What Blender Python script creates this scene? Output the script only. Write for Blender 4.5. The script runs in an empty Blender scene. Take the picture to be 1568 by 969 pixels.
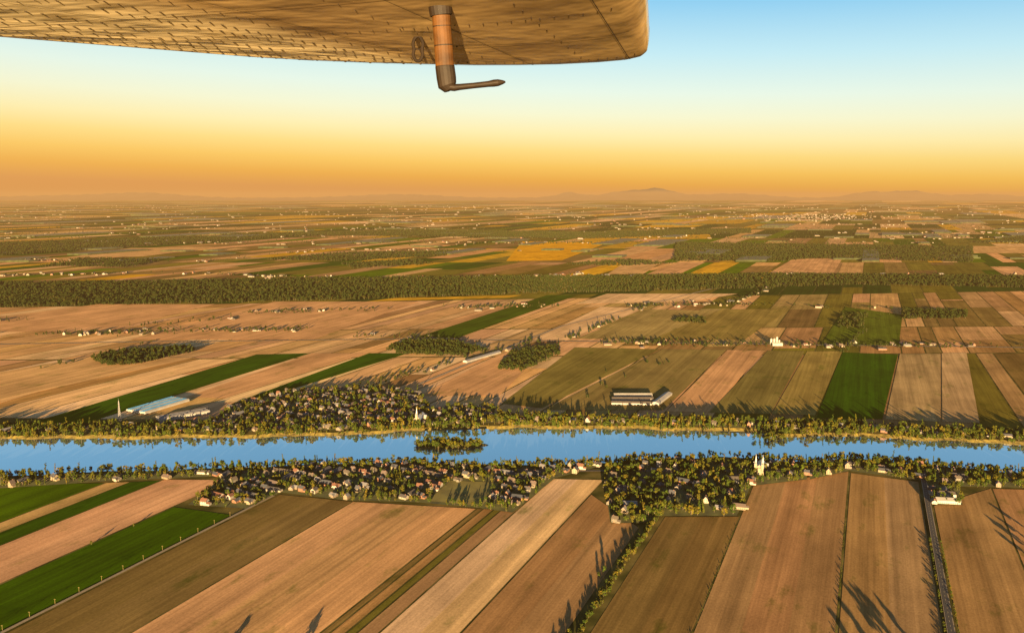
import bpy, math, random
import numpy as np
from mathutils import Vector, Matrix
random.seed(7); np.random.seed(7)
scene = bpy.context.scene
R = math.radians
# ---------------------------------------------------------------- survey frame
F = 1220.0; CX = 784.0; CY = 484.5; HOR = 298.0; H = 500.0
P = math.atan((CY-HOR)/F); CP, SP = math.cos(P), math.sin(P)
def ray(px, py):
    x = (px-CX)/F; u = (CY-py)/F
    return x, CP+SP*u, -SP+CP*u
def geo(px, py, z=0.0):
    x, y, w = ray(px, py); s = (z-H)/w
    return (x*s, y*s)
A = R(24.06)
D = (math.sin(A), math.cos(A)); E = (math.cos(A), -math.sin(A))
def uv(p): return (p[0]*E[0]+p[1]*E[1], p[0]*D[0]+p[1]*D[1])
def xy(u, v): return (u*E[0]+v*D[0], u*E[1]+v*D[1])
def inpoly(p, poly):
    x, y = p; c = False; n = len(poly)
    for i in range(n):
        x1, y1 = poly[i]; x2, y2 = poly[i-1]
        if (y1 > y) != (y2 > y) and x < (x2-x1)*(y-y1)/(y2-y1)+x1: c = not c
    return c
def s2l(r, g, b):
    f = lambda c: (c/255/12.92) if c/255 <= 0.04045 else ((c/255+0.055)/1.055)**2.4
    return (f(r), f(g), f(b), 1.0)

# ---------------------------------------------------------------- materials
def newmat(name):
    m = bpy.data.materials.new(name); m.use_nodes = True
    return m, m.node_tree.nodes, m.node_tree.links, m.node_tree.nodes['Principled BSDF']
def plain(name, col, rough=0.8, var=0.25, scale=0.5, metal=0.0):
    m, n, l, b = newmat(name)
    no = n.new('ShaderNodeTexNoise'); no.inputs['Scale'].default_value = scale; no.inputs['Detail'].default_value = 4
    tc = n.new('ShaderNodeTexCoord'); l.new(tc.outputs['Object'], no.inputs['Vector'])
    mr = n.new('ShaderNodeMapRange'); mr.inputs[1].default_value = .25; mr.inputs[2].default_value = .75; mr.inputs[3].default_value = 1-var; mr.inputs[4].default_value = 1+var
    l.new(no.outputs[0], mr.inputs[0])
    mx = n.new('ShaderNodeVectorMath'); mx.operation = 'SCALE'
    mx.inputs[0].default_value = col[:3]; l.new(mr.outputs[0], mx.inputs['Scale'])
    l.new(mx.outputs[0], b.inputs['Base Color'])
    b.inputs['Roughness'].default_value = rough; b.inputs['Metallic'].default_value = metal
    return m
def rampmat(name, cols, rough=0.7, const=True):
    m, n, l, b = newmat(name)
    oi = n.new('ShaderNodeObjectInfo'); cr = n.new('ShaderNodeValToRGB')
    cr.color_ramp.interpolation = 'CONSTANT' if const else 'LINEAR'
    el = cr.color_ramp.elements
    while len(el) < len(cols): el.new(0.5)
    for i, c in enumerate(cols):
        el[i].position = i/len(cols); el[i].color = (*c, 1)
    l.new(oi.outputs['Random'], cr.inputs[0])
    no = n.new('ShaderNodeTexNoise'); no.inputs['Scale'].default_value = 0.8
    tc = n.new('ShaderNodeTexCoord'); l.new(tc.outputs['Object'], no.inputs['Vector'])
    mr = n.new('ShaderNodeMapRange'); mr.inputs[3].default_value = .75; mr.inputs[4].default_value = 1.25
    l.new(no.outputs[0], mr.inputs[0])
    mx = n.new('ShaderNodeVectorMath'); mx.operation = 'SCALE'
    l.new(cr.outputs[0], mx.inputs[0]); l.new(mr.outputs[0], mx.inputs['Scale'])
    l.new(mx.outputs[0], b.inputs['Base Color']); b.inputs['Roughness'].default_value = rough
    return m

def field_material():
    m, n, l, b = newmat('farm_soil_and_crops')
    at = n.new('ShaderNodeAttribute'); at.attribute_name = 'tint'
    g = n.new('ShaderNodeNewGeometry')
    def dot(v):
        d = n.new('ShaderNodeVectorMath'); d.operation = 'DOT_PRODUCT'
        l.new(g.outputs['Position'], d.inputs[0]); d.inputs[1].default_value = v
        return d.outputs['Value']
    u = dot((E[0], E[1], 0)); v = dot((D[0], D[1], 0))
    def noise(su, sv, detail=3, rough=0.6, lo=0.3, hi=0.7, a=0.8, bb=1.2):
        mu = n.new('ShaderNodeMath'); mu.operation = 'MULTIPLY'; l.new(u, mu.inputs[0]); mu.inputs[1].default_value = su
        mv = n.new('ShaderNodeMath'); mv.operation = 'MULTIPLY'; l.new(v, mv.inputs[0]); mv.inputs[1].default_value = sv
        c = n.new('ShaderNodeCombineXYZ'); l.new(mu.outputs[0], c.inputs[0]); l.new(mv.outputs[0], c.inputs[1])
        t = n.new('ShaderNodeTexNoise'); t.inputs['Scale'].default_value = 1; t.inputs['Detail'].default_value = detail
        t.inputs['Roughness'].default_value = rough
        l.new(c.outputs[0], t.inputs['Vector'])
        r = n.new('ShaderNodeMapRange'); l.new(t.outputs[0], r.inputs[0])
        for i, q in zip((1, 2, 3, 4), (lo, hi, a, bb)): r.inputs[i].default_value = q
        return r.outputs[0]
    def mul(a, c):
        q = n.new('ShaderNodeMath'); q.operation = 'MULTIPLY'; l.new(a, q.inputs[0]); l.new(c, q.inputs[1]); return q.outputs[0]
    f = mul(mul(noise(.16, .0025, 3, .7, .3, .7, .76, 1.2), noise(.008, .005, 6, .62, .3, .7, .70, 1.26)),
            noise(.35, .25, 4, .7, .3, .7, .80, 1.20))
    f = mul(f, noise(.045, .0012, 2, .5, .35, .65, .84, 1.14))
    sc = n.new('ShaderNodeVectorMath'); sc.operation = 'SCALE'
    l.new(at.outputs['Color'], sc.inputs[0]); l.new(f, sc.inputs['Scale'])
    mix = n.new('ShaderNodeMix'); mix.data_type = 'RGBA'
    l.new(noise(.022, .010, 6, .68, .56, .70, 0, .85), mix.inputs[0])
    l.new(sc.outputs[0], mix.inputs[6])
    hs = n.new('ShaderNodeMix'); hs.data_type = 'RGBA'; hs.blend_type = 'MULTIPLY'; hs.inputs[0].default_value = 1
    l.new(sc.outputs[0], hs.inputs[6]); hs.inputs[7].default_value = (.40, .55, .34, 1)
    l.new(hs.outputs[2], mix.inputs[7])
    sat = n.new('ShaderNodeHueSaturation'); sat.inputs['Saturation'].default_value = 1.1
    l.new(mix.outputs[2], sat.inputs['Color']); l.new(sat.outputs[0], b.inputs['Base Color'])
    b.inputs['Roughness'].default_value = 1; b.inputs['Specular IOR Level'].default_value = 0.0
    return m
FIELD = field_material()

def ground_material():
    m, n, l, b = newmat('grassy_ground')
    g = n.new('ShaderNodeNewGeometry')
    t = n.new('ShaderNodeTexNoise'); t.inputs['Scale'].default_value = .02; t.inputs['Detail'].default_value = 8
    l.new(g.outputs['Position'], t.inputs['Vector'])
    cr = n.new('ShaderNodeValToRGB'); el = cr.color_ramp.elements
    el[0].position = .35; el[0].color = (.035, .04, .01, 1); el[1].position = .68; el[1].color = (.18, .14, .045, 1)
    e = el.new(.5); e.color = (.08, .075, .02, 1)
    l.new(t.outputs[0], cr.inputs[0]); l.new(cr.outputs[0], b.inputs['Base Color'])
    b.inputs['Roughness'].default_value = 1; b.inputs['Specular IOR Level'].default_value = 0
    return m
GROUND = ground_material()
LAWN = plain('village_lawn', (.085, .09, .016), 1, .6, .06)
BANK = plain('river_bank_grass', (.13, .10, .015), 1, .85, .12)
ASPH = plain('asphalt', (.045, .04, .035), .9, .2, .3)
GRAVEL = plain('gravel_track', (.26, .20, .12), .9, .2, .3)
PAINT = plain('road_paint', (.5, .42, .2), .6, .1, .5)

# ---------------------------------------------------------------- mesh helper
class MB:
    def __init__(s): s.v = []; s.f = []; s.m = []; s.c = []
    def face(s, pts, mat=0, col=None):
        i = len(s.v); s.v += [tuple(p) for p in pts]; s.f.append(tuple(range(i, i+len(pts)))); s.m.append(mat); s.c.append(col)
    def box(s, cx, cy, z0, lx, ly, h, mat=0, ang=0.0):
        ca, sa = math.cos(ang), math.sin(ang)
        q = [(-lx/2, -ly/2), (lx/2, -ly/2), (lx/2, ly/2), (-lx/2, ly/2)]
        q = [(cx+a*ca-b*sa, cy+a*sa+b*ca) for a, b in q]
        lo = [(a, b, z0) for a, b in q]; hi = [(a, b, z0+h) for a, b in q]
        s.face(hi, mat); s.face(lo[::-1], mat)
        for i in range(4):
            j = (i+1) % 4; s.face([lo[i], lo[j], hi[j], hi[i]], mat)
    def tube(s, a, b, r0, r1, n=6, mat=0):
        a = Vector(a); b = Vector(b); d = (b-a).normalized()
        x = d.orthogonal().normalized(); y = d.cross(x)
        lo = [a+(x*math.cos(2*math.pi*i/n)+y*math.sin(2*math.pi*i/n))*r0 for i in range(n)]
        hi = [b+(x*math.cos(2*math.pi*i/n)+y*math.sin(2*math.pi*i/n))*r1 for i in range(n)]
        for i in range(n):
            j = (i+1) % n; s.face([lo[i], lo[j], hi[j], hi[i]], mat)
        s.face(hi, mat); s.face(lo[::-1], mat)
    def gable(s, cx, cy, z0, L, W, h, rise, wall=0, roof=1, over=.5, ang=0.0, windows=True, glass=2, door=3, storeys=1):
        ca, sa = math.cos(ang), math.sin(ang)
        T = lambda x, y, z: (cx+x*ca-y*sa, cy+x*sa+y*ca, z0+z)
        a, b = L/2, W/2
        for sy in (-1, 1):
            s.face([T(-a, sy*b, 0), T(a, sy*b, 0), T(a, sy*b, h), T(-a, sy*b, h)], wall)
        for sx in (-1, 1):
            s.face([T(sx*a, -b, 0), T(sx*a, b, 0), T(sx*a, b, h), T(sx*a, 0, h+rise), T(sx*a, -b, h)], wall)
        k = rise/b; A2 = a+over; B2 = b+over; th = .25
        for sy in (-1, 1):
            e0 = h-over*k
            p = [T(-A2, sy*B2, e0+.1), T(A2, sy*B2, e0+.1), T(A2, 0, h+rise+.1), T(-A2, 0, h+rise+.1)]
            q = [T(-A2, sy*B2, e0+.1+th), T(A2, sy*B2, e0+.1+th), T(A2, 0, h+rise+.1+th), T(-A2, 0, h+rise+.1+th)]
            s.face(q, roof); s.face(p, roof); s.face([p[0], p[1], q[1], q[0]], roof)
            s.face([p[1], p[2], q[2], q[1]], roof); s.face([p[0], p[3], q[3], q[0]], roof)
        if windows:
            for st in range(storeys):
                zb = 1.0+st*2.8
                nx = max(2, int(L/3))
                for sy in (-1, 1):
                    for i in range(nx):
                        x = -a+(i+.5)*L/nx; y = sy*(b+.04)
                        if st == 0 and i == nx//2:
                            s.face([T(x-.55, y, .05), T(x+.55, y, .05), T(x+.55, y, 2.2), T(x-.55, y, 2.2)], door)
                        else:
                            s.face([T(x-.6, y, zb), T(x+.6, y, zb), T(x+.6, y, zb+1.3), T(x-.6, y, zb+1.3)], glass)
                for sx in (-1, 1):
                    for y in (-b*.5, b*.5):
                        x = sx*(a+.04)
                        s.face([T(x, y-.5, zb), T(x, y+.5, zb), T(x, y+.5, zb+1.3), T(x, y-.5, zb+1.3)], glass)
    def mesh(s, name, mats, tint=False):
        me = bpy.data.meshes.new(name); me.from_pydata(s.v, [], s.f)
        for m in mats: me.materials.append(m)
        me.polygons.foreach_set('material_index', s.m)
        if tint:
            at = me.color_attributes.new('tint', 'FLOAT_COLOR', 'CORNER')
            arr = []
            for f, c in zip(s.f, s.c):
                arr += [c[0], c[1], c[2], 1.0]*len(f)
            at.data.foreach_set('color', arr)
        me.update(); return me
    def obj(s, name, mats, tint=False, loc=(0, 0, 0), rot=0):
        o = bpy.data.objects.new(name, s.mesh(name, mats, tint)); o.location = loc; o.rotation_euler = (0, 0, rot)
        scene.collection.objects.link(o); return o

# ---------------------------------------------------------------- river banks
near_px = [(-900, 800), (-300, 752), (0, 729), (100, 724), (300, 718), (450, 712), (640, 707), (760, 714), (900, 710), (1000, 702), (1100, 699), (1240, 707),
           (1300, 702), (1400, 709), (1500, 720), (1568, 725), (1900, 745), (2500, 800)]
far_px = [(-900, 690), (-300, 675), (0, 671), (180, 672), (330, 670), (480, 668), (640, 660), (750, 656), (900, 656), (1060, 659), (1150, 661),
          (1190, 667), (1330, 669), (1568, 681), (1900, 700), (2500, 740)]
WZ = -4.0
npt = np.array([geo(x, y, WZ) for x, y in near_px]); fpt = np.array([geo(x, y, WZ) for x, y in far_px])
def nb(x): return float(np.interp(x, npt[:, 0], npt[:, 1])) + 3.5*math.sin(x*.031)+2.5*math.sin(x*.083)
def fb(x): return float(np.interp(x, fpt[:, 0], fpt[:, 1])) + 4*math.sin(x*.027+1)+3*math.sin(x*.071)+1.5*math.sin(x*.17)
xs = list(np.concatenate([[-130000, -60000, -20000, -8000, -4000, -2500], np.arange(-2000, 2001, 10), [2500, 4000, 8000, 20000, 60000, 130000]]))
rows = []
for x in xs:
    n_, f_ = nb(x), fb(x)
    rows.append([(x, -30000, 0), (x, 300, 0), (x, n_-12, 0), (x, n_+3, WZ-1.5), (x, f_-4, WZ-1.5), (x, f_+12+4*math.sin(x*.05), 0.0), (x, f_+40, 0), (x, 3500, 0), (x, 12000, 0), (x, 130000, 0)])
nr = len(rows[0])
vs = [p for r in rows for p in r]; fs = []; ms = []
for i in range(len(xs)-1):
    for j in range(nr-1):
        fs.append((i*nr+j, (i+1)*nr+j, (i+1)*nr+j+1, i*nr+j+1)); ms.append(1 if j in (2, 4) else 0)
me = bpy.data.meshes.new('ground'); me.from_pydata(vs, [], fs); me.materials.append(GROUND); me.materials.append(BANK)
me.polygons.foreach_set('material_index', ms); me.update()
scene.collection.objects.link(bpy.data.objects.new('ground', me))
# water
m, n, l, bs = newmat('river_water')
bs.inputs['Base Color'].default_value = (.52, .66, .75, 1); bs.inputs['Metallic'].default_value = .9; bs.inputs['Roughness'].default_value = .03
g = n.new('ShaderNodeNewGeometry'); mp = n.new('ShaderNodeMapping'); mp.inputs['Scale'].default_value = (.05, .2, .1)
l.new(g.outputs['Position'], mp.inputs[0]); t = n.new('ShaderNodeTexNoise'); t.inputs['Scale'].default_value = 1; t.inputs['Detail'].default_value = 4
l.new(mp.outputs[0], t.inputs['Vector']); bp = n.new('ShaderNodeBump'); bp.inputs['Strength'].default_value = .010; bp.inputs['Distance'].default_value = 1
l.new(t.outputs[0], bp.inputs['Height']); l.new(bp.outputs[0], bs.inputs['Normal'])
b = MB()
for i in range(len(xs)-1):
    x0, x1 = xs[i], xs[i+1]
    b.face([(x0, nb(x0)-8, WZ), (x1, nb(x1)-8, WZ), (x1, fb(x1)+3, WZ), (x0, fb(x0)+3, WZ)])
b.obj('river', [m])

# ---------------------------------------------------------------- fields
TAN = (.56, .355, .175); PINK = (.56, .33, .175); LTAN = (.68, .46, .26); BROWN = (.35, .21, .10); DBROWN = (.20, .135, .055)
OLIVE = (.15, .13, .030); GREEN = (.034, .080, .009); DGREEN = (.028, .053, .010); YEL = (.55, .33, .07); BGREEN = (.080, .13, .012)
def vary(c, k=.12):
    s = 1+random.uniform(-k, k); return (c[0]*s*(1+random.uniform(-.05, .05)), c[1]*s, c[2]*s*(1+random.uniform(-.1, .1)))
VPX = 1335.0
def lx(x850, y): return VPX+(x850-VPX)*(y-HOR)/552.0
fm = MB()
def strip(xa, xb, ya, yb, col, gap=1.4, split=1, yn=1500):
    ua = uv(geo(xa, 850))[0]+gap; ub = uv(geo(xb, 850))[0]-gap
    va = uv(geo(lx(xa, ya), ya))[1]; vb = uv(geo(lx(xb, yb), yb))[1]
    v0 = min(uv(geo(lx(xa, yn), yn))[1], uv(geo(lx(xb, yn), yn))[1])
    for k in range(split):
        t0, t1 = k/split, (k+1)/split
        u0, u1 = ua+(ub-ua)*t0, ua+(ub-ua)*t1
        c = vary(col, .03 if split == 1 else .07)
        e0, e1 = va+(vb-va)*t0, va+(vb-va)*t1
        fm.face([(*xy(u0, v0), .3), (*xy(u1, v0), .3), (*xy(u1, e1), .3), (*xy(u0, e0), .3)], 0, c)
strip(-1700, -900, 752, 746, TAN); strip(-900, -420, 746, 742, BROWN); strip(-420, -133, 741, 740, (.065, .12, .012))
strip(-133, -90, 739, 738, TAN); strip(-90, -37, 738, 736, GREEN); strip(-37, 98, 734, 735, PINK, split=2); strip(100, 238, 776, 789, (.042, .092, .009))
strip(244, 401, 757, 768, DBROWN, split=2); strip(401, 640, 768, 779, PINK, split=3)
strip(640, 652, 779, 779, DBROWN); strip(652, 672, 779, 780, BROWN); strip(672, 686, 780, 780, OLIVE); strip(686, 714, 780, 781, BROWN)
strip(714, 817, 733, 735, LTAN, split=2); strip(817, 950, 757, 808, BROWN, split=2)
strip(979, 1109, 791, 791, DBROWN, split=2); strip(1109, 1290, 743, 722, BROWN, split=3); strip(1292, 1426, 724, 738, (.38, .235, .115), split=2)
strip(1444, 1560, 774, 748, BROWN, split=2); strip(1560, 1720, 748, 752, BROWN); strip(1720, 2300, 752, 770, TAN, split=4)
rowl = [(640, 656), (552, 541), (508, 500), (471, 446), (433, 425), (402, 402), (380, 381), (364, 365), (352, 352), (343, 343), (336, 336), (330, 330), (325, 325),
        (321, 321), (318, 318), (315.5, 315.5), (313.3, 313.3), (311.5, 311.5), (310, 310), (308.6, 308.6), (307.4, 307.4), (306.4, 306.4), (305.5, 305.5)]
forest = MB()
FCOL = plain('forest_canopy', (.024, .033, .009), 1, .6, .03)
def rowline(k):
    a = uv(geo(0, rowl[k][0])); c = uv(geo(1568, rowl[k][1]))
    return lambda u: a[1]+(c[1]-a[1])*(u-a[0])/(c[0]-a[0])
for k in range(len(rowl)-1):
    near, far = rowline(k), rowline(k+1)
    ul = min(uv(geo(-350, rowl[k][0]))[0], uv(geo(-350, rowl[k+1][0]))[0]); ur = max(uv(geo(1950, rowl[k][1]))[0], uv(geo(1950, rowl[k+1][1]))[0])
    dist = near((ul+ur)/2)
    u = ul
    while u < ur:
        wmin, wmax = [(40, 120), (45, 140), (45, 130), (70, 200), (80, 200), (90, 240), (110, 300), (120, 340)][k] if k < 8 else (dist*.016, dist*.05)
        w = random.uniform(wmin, wmax)
        if k == 0: v0a, v0b = near(u), near(u+w)
        else: v0a, v0b = near(u)+12, near(u+w)+12
        v1a, v1b = far(u), far(u+w)
        nsub = random.choice([1, 1, 2, 2, 3]) if k else random.choice([1, 1, 2])
        cuts = [0]+sorted(random.uniform(.15, .85) for _ in range(nsub-1))+[1]
        for q in range(nsub):
            t0, t1 = cuts[q], cuts[q+1]
            xm = xy(u, v0a)[0]/dist
            if k <= 2:
                pal = [PINK, TAN, TAN, LTAN, BROWN, PINK, LTAN] if xm < .05 else [BROWN, DBROWN, OLIVE, TAN, BROWN, (.34, .25, .10), PINK]
            elif k == 3: pal = [OLIVE, DGREEN]
            elif k <= 6: pal = [OLIVE, OLIVE, BGREEN, TAN, PINK, DBROWN, YEL, BROWN, GREEN, OLIVE]
            else: pal = [OLIVE, DGREEN, DGREEN, TAN, OLIVE, DBROWN, BGREEN, YEL, DGREEN, LTAN]
            c = vary(random.choice(pal), .2)
            g2 = 2.2 if k < 4 else 1 if k < 7 else 0
            pts = [(u+g2, v0a+(v1a-v0a)*t0+g2), (u+w-g2, v0b+(v1b-v0b)*t0+g2), (u+w-g2, v0b+(v1b-v0b)*t1), (u+g2, v0a+(v1a-v0a)*t1)]
            fm.face([(*xy(*p), .3) for p in pts], 0, c)
            if k >= 5 and random.random() < (.18 if k < 9 else .28):
                f0, f1 = sorted((random.random(), random.random()))
                lo = [(*xy(pts[0][0], pts[0][1]+(pts[3][1]-pts[0][1])*f0), .4), (*xy(pts[1][0], pts[1][1]+(pts[2][1]-pts[1][1])*f0), .4),
                      (*xy(pts[1][0], pts[1][1]+(pts[2][1]-pts[1][1])*f1), .4), (*xy(pts[0][0], pts[0][1]+(pts[3][1]-pts[0][1])*f1), .4)]
                hh = random.uniform(9, 15); hi = [(p[0], p[1], hh) for p in lo]
                forest.face(hi)
                for i in range(4): forest.face([lo[i], lo[(i+1) % 4], hi[(i+1) % 4], hi[i]])
        u += w
fm.obj('farm_fields', [FIELD], True)
pm = MB(); layer = [.6]
def parcel(px, col):
    layer[0] += .03
    pm.face([(*geo(*p), layer[0]) for p in px], 0, col)
parcel([(40, 650), (125, 650), (475, 541), (392, 543)], GREEN)
parcel([(345, 622), (395, 612), (625, 541), (565, 541)], GREEN)
parcel([(285, 608), (345, 610), (560, 541), (478, 541)], PINK)
parcel([(640, 606), (765, 606), (840, 530), (790, 534), (755, 548)], PINK)
parcel([(768, 618), (830, 625), (1010, 535), (880, 532)], (.19, .155, .05))
parcel([(832, 628), (1016, 628), (1112, 536), (1014, 535)], (.25, .19, .075))
parcel([(1020, 630), (1084, 632), (1172, 537), (1114, 536)], PINK)
parcel([(1086, 632), (1180, 634), (1232, 538), (1176, 537)], (.19, .155, .055))
parcel([(1182, 634), (1248, 636), (1290, 538), (1236, 538)], (.28, .21, .075))
parcel([(1250, 640), (1351, 642), (1375, 543), (1290, 540)], (.034, .08, .009))
parcel([(1356, 642), (1440, 646), (1440, 542), (1378, 542)], (.38, .27, .14))
parcel([(1443, 646), (1500, 648), (1480, 540), (1442, 541)], (.45, .31, .17))
parcel([(1256, 530), (1376, 530), (1382, 482), (1294, 470)], (.09, .12, .02))
parcel([(640, 516), (700, 518), (885, 452), (838, 452)], (.05, .085, .012))
parcel([(815, 521), (872, 521), (988, 472), (920, 470)], LTAN)
parcel([(882, 519), (1000, 519), (1100, 476), (995, 474)], (.32, .24, .10))
parcel([(1000, 519), (1140, 520), (1210, 473), (1105, 474)], (.25, .19, .065))
parcel([(0, 618), (60, 600), (300, 548), (150, 545), (0, 570)], TAN)
parcel([(200, 520), (480, 520), (640, 462), (420, 462)], PINK)
parcel([(0, 508), (160, 508), (330, 466), (150, 466), (0, 486)], PINK)
parcel([(775, 400), (860, 399), (930, 372), (800, 370)], (.68, .37, .07))  # glow opposite the sun, put into this parcel's brighter orange colour
parcel([(880, 466), (1060, 462), (1130, 450), (930, 450)], LTAN); parcel([(560, 462), (780, 456), (800, 452), (600, 457)], YEL)
parcel([(1175, 420), (1275, 420), (1290, 396), (1215, 396)], PINK)
parcel([(930, 420), (985, 420), (1020, 397), (960, 400)], TAN); parcel([(990, 420), (1040, 420), (1080, 402), (1040, 402)], PINK)
parcel([(950, 366), (1090, 366), (1085, 356), (955, 357)], YEL); parcel([(890, 372), (948, 371), (950, 360), (900, 361)], YEL)
parcel([(1480, 388), (1600, 388), (1600, 377), (1490, 377)], TAN); parcel([(420, 400), (470, 388), (640, 378), (560, 390)], PINK)
parcel([(100, 395), (220, 393), (330, 378), (200, 380)], TAN)
pm.obj('distinct_farm_parcels', [FIELD], True)

# ---------------------------------------------------------------- villages ground + roads
V_nl = [(288, 774), (350, 724), (470, 712), (640, 709), (850, 715), (930, 712), (850, 733), (785, 786), (735, 779), (640, 770), (530, 767), (430, 755), (380, 780)]
HOLE = [(655, 768), (690, 737), (765, 740), (738, 776)]
V_nr = [(926, 716), (1000, 706), (1240, 709), (1235, 735), (1150, 745), (1128, 791), (1012, 791), (985, 802), (935, 802), (925, 740)]
V_r = [(1240, 711), (1300, 706), (1400, 713), (1500, 724), (1568, 730), (1750, 742), (1750, 770), (1568, 748), (1470, 746), (1415, 737), (1300, 722), (1240, 735)]
V_rc = [(1418, 738), (1468, 742), (1474, 774), (1430, 774)]
V_l = [(-200, 748), (0, 734), (100, 728), (300, 722), (352, 722), (340, 730), (160, 738), (-200, 762)]
V_f = [(330, 663), (195, 658), (330, 642), (355, 622), (430, 602), (560, 592), (640, 602), (660, 625), (755, 622), (765, 648), (640, 653), (480, 661)]
V_fr = [(765, 648), (755, 636), (900, 640), (1060, 642), (1330, 652), (1568, 664), (1750, 674), (1750, 684), (1568, 674), (1330, 662), (1190, 658), (1060, 653), (900, 649)]
V_fl = [(-200, 672), (0, 664), (195, 664), (330, 663), (330, 652), (195, 652), (0, 652), (-200, 658)]
W = lambda poly: [geo(*p) for p in poly]
vg = MB()
for i, poly in enumerate((V_nl, V_nr, V_r, V_rc, V_l, V_f, V_fr, V_fl)):
    vg.face([(x, y, 1.7+.03*i) for x, y in W(poly)], 0)
vg.face([(x, y, 2.0) for x, y in W(HOLE)], 1)
vg.obj('village_lawns', [LAWN, plain('ochre_meadow', (.17, .145, .025), 1, .5, .03)])
rd = MB()
def road(pts, w, mat=0, z=2.2, dash=False):
    pts = [Vector(p) for p in pts]
    for i in range(len(pts)-1):
        a, c = pts[i], pts[i+1]; d = (c-a).normalized(); nn = Vector((-d.y, d.x))*w/2
        rd.face([(*(a+nn), z), (*(c+nn), z), (*(c-nn), z), (*(a-nn), z)], mat)
        rd.face([(*(a+nn*1.35), z-.12), (*(c+nn*1.35), z-.12), (*(c-nn*1.35), z-.12), (*(a-nn*1.35), z-.12)], 1)
        if dash:
            L = (c-a).length; k = 0
            while k < L-4:
                p = a+d*k; q = p+d*4; hn = nn.normalized()*.15
                rd.face([(*(p+hn), z+.05), (*(q+hn), z+.05), (*(q-hn), z+.05), (*(p-hn), z+.05)], 2); k += 11
ur = uv(geo(1435, 850))[0]
road([xy(ur, uv(geo(lx(1435, 1500), 1500))[1]), xy(ur, uv(geo(lx(1435, 725), 725))[1])], 6.5, dash=True)
road([geo(x, y) for x, y in [(-200, 752), (0, 738), (200, 727), (340, 724), (450, 722), (640, 720), (850, 722), (1000, 722), (1240, 722), (1340, 716), (1440, 726), (1568, 738), (1750, 755)]], 7)
road([geo(x, y) for x, y in [(-200, 662), (0, 660), (195, 660), (480, 656), (640, 648), (765, 643), (900, 645), (1060, 648), (1330, 658), (1568, 670), (1750, 680)]], 7)
road([geo(x, y) for x, y in [(-300, 520), (0, 528), (240, 524), (640, 520), (1120, 527), (1568, 533), (1900, 536)]], 8, 1)
road([geo(x, y) for x, y in [(640, 590), (760, 540), (860, 500), (1000, 465), (1100, 440)]], 7, 1)
uq = uv(geo(241, 850))[0]
road([xy(uq, uv(geo(lx(241, 1500), 1500))[1]), xy(uq, uv(geo(lx(241, 760), 760))[1])], 4, 1)
rd.obj('roads', [ASPH, GRAVEL, PAINT])

# ---------------------------------------------------------------- houses
WALL = rampmat('house_wall', [(.22, .195, .15), (.17, .135, .085), (.16, .075, .04), (.26, .24, .21), (.14, .11, .075), (.11, .10, .075), (.2, .16, .10)])
ROOF = rampmat('house_roof', [(.045, .042, .042), (.08, .06, .05), (.035, .04, .05), (.11, .05, .03), (.11, .11, .115), (.065, .053, .04), (.04, .042, .05)])
GLASS, _n, _l, _b = newmat('window_glass'); _b.inputs['Base Color'].default_value = (.03, .04, .05, 1); _b.inputs['Roughness'].default_value = .1
DOOR = plain('door_paint', (.2, .08, .05), .5)
BRICK = plain('brick', (.22, .10, .065), .9, .2, 2)
HM = [WALL, ROOF, GLASS, DOOR, BRICK]
def hmesh(kind, mats=HM):
    b = MB()
    if kind == 0: b.gable(0, 0, 0, 13, 8.5, 3.2, 2.8); b.box(3, 0, 4, 1, 1, 3, 4)
    if kind == 1: b.gable(0, 0, 0, 10, 8, 5.8, 3.2, storeys=2); b.box(-3, 1, 6, .9, .9, 4, 4); b.gable(7.4, -.5, 0, 4.8, 6, 2.7, 1.6, windows=False)
    if kind == 2: b.gable(0, 0, 0, 15, 9, 3.1, 2.5); b.gable(3.5, -5.5, 0, 7, 6.5, 3.05, 2.2, ang=math.pi/2); b.box(-4, .5, 4, 1.1, 1.1, 2.6, 4)
    if kind == 3: b.gable(0, 0, 0, 9, 7.5, 5.6, 4.2, storeys=2); b.gable(0, -5, 0, 7.2, 2.4, 2.5, .8, windows=False); b.box(2.5, 0, 7.5, .8, .8, 3.2, 4)
    if kind == 4: b.gable(0, 0, 0, 22, 11, 4.2, 3.4, windows=True); b.gable(13.5, 2, 0, 5, 7, 3, 1.5, windows=False)
    return b.mesh('village_house', mats)
HMS = [hmesh(i) for i in range(5)]
house_xy = []
def put_house(p, ang, k=None, s=1.0):
    for q in house_xy:
        if abs(q[0]-p[0]) < 14 and abs(q[1]-p[1]) < 14: return
    k = random.choice([0, 0, 1, 1, 2, 2, 3, 3, 4] if k is None else [k])
    o = bpy.data.objects.new('village_house', HMS[k]); o.location = (p[0], p[1], 1.7); o.rotation_euler = (0, 0, ang)
    sx = s*random.uniform(.85, 1.15); o.scale = (sx, sx, s*random.uniform(.9, 1.2))
    scene.collection.objects.link(o); house_xy.append(p)
def fill_houses(poly, prob, du=24, dv=42, skip=None, base=0.0):
    wp = W(poly); us = [uv(p) for p in wp]; sk = W(skip) if skip else None
    u0, u1 = min(a for a, _ in us), max(a for a, _ in us); v0, v1 = min(a for _, a in us), max(a for _, a in us)
    v = v0+8; r = 0
    while v < v1:
        u = u0+6
        while u < u1:
            p = xy(u+random.uniform(-4, 4), v+random.uniform(-5, 5))
            if inpoly(p, wp) and not (sk and inpoly(p, sk)) and random.random() < prob:
                if not (nb(p[0])-22 < p[1] < fb(p[0])+22):
                    put_house(p, -A+base+random.choice([0, 0, math.pi/2])+random.uniform(-.15, .15))
            u += du
        v += dv*(.55 if r % 2 else 1.0); r += 1
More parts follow.
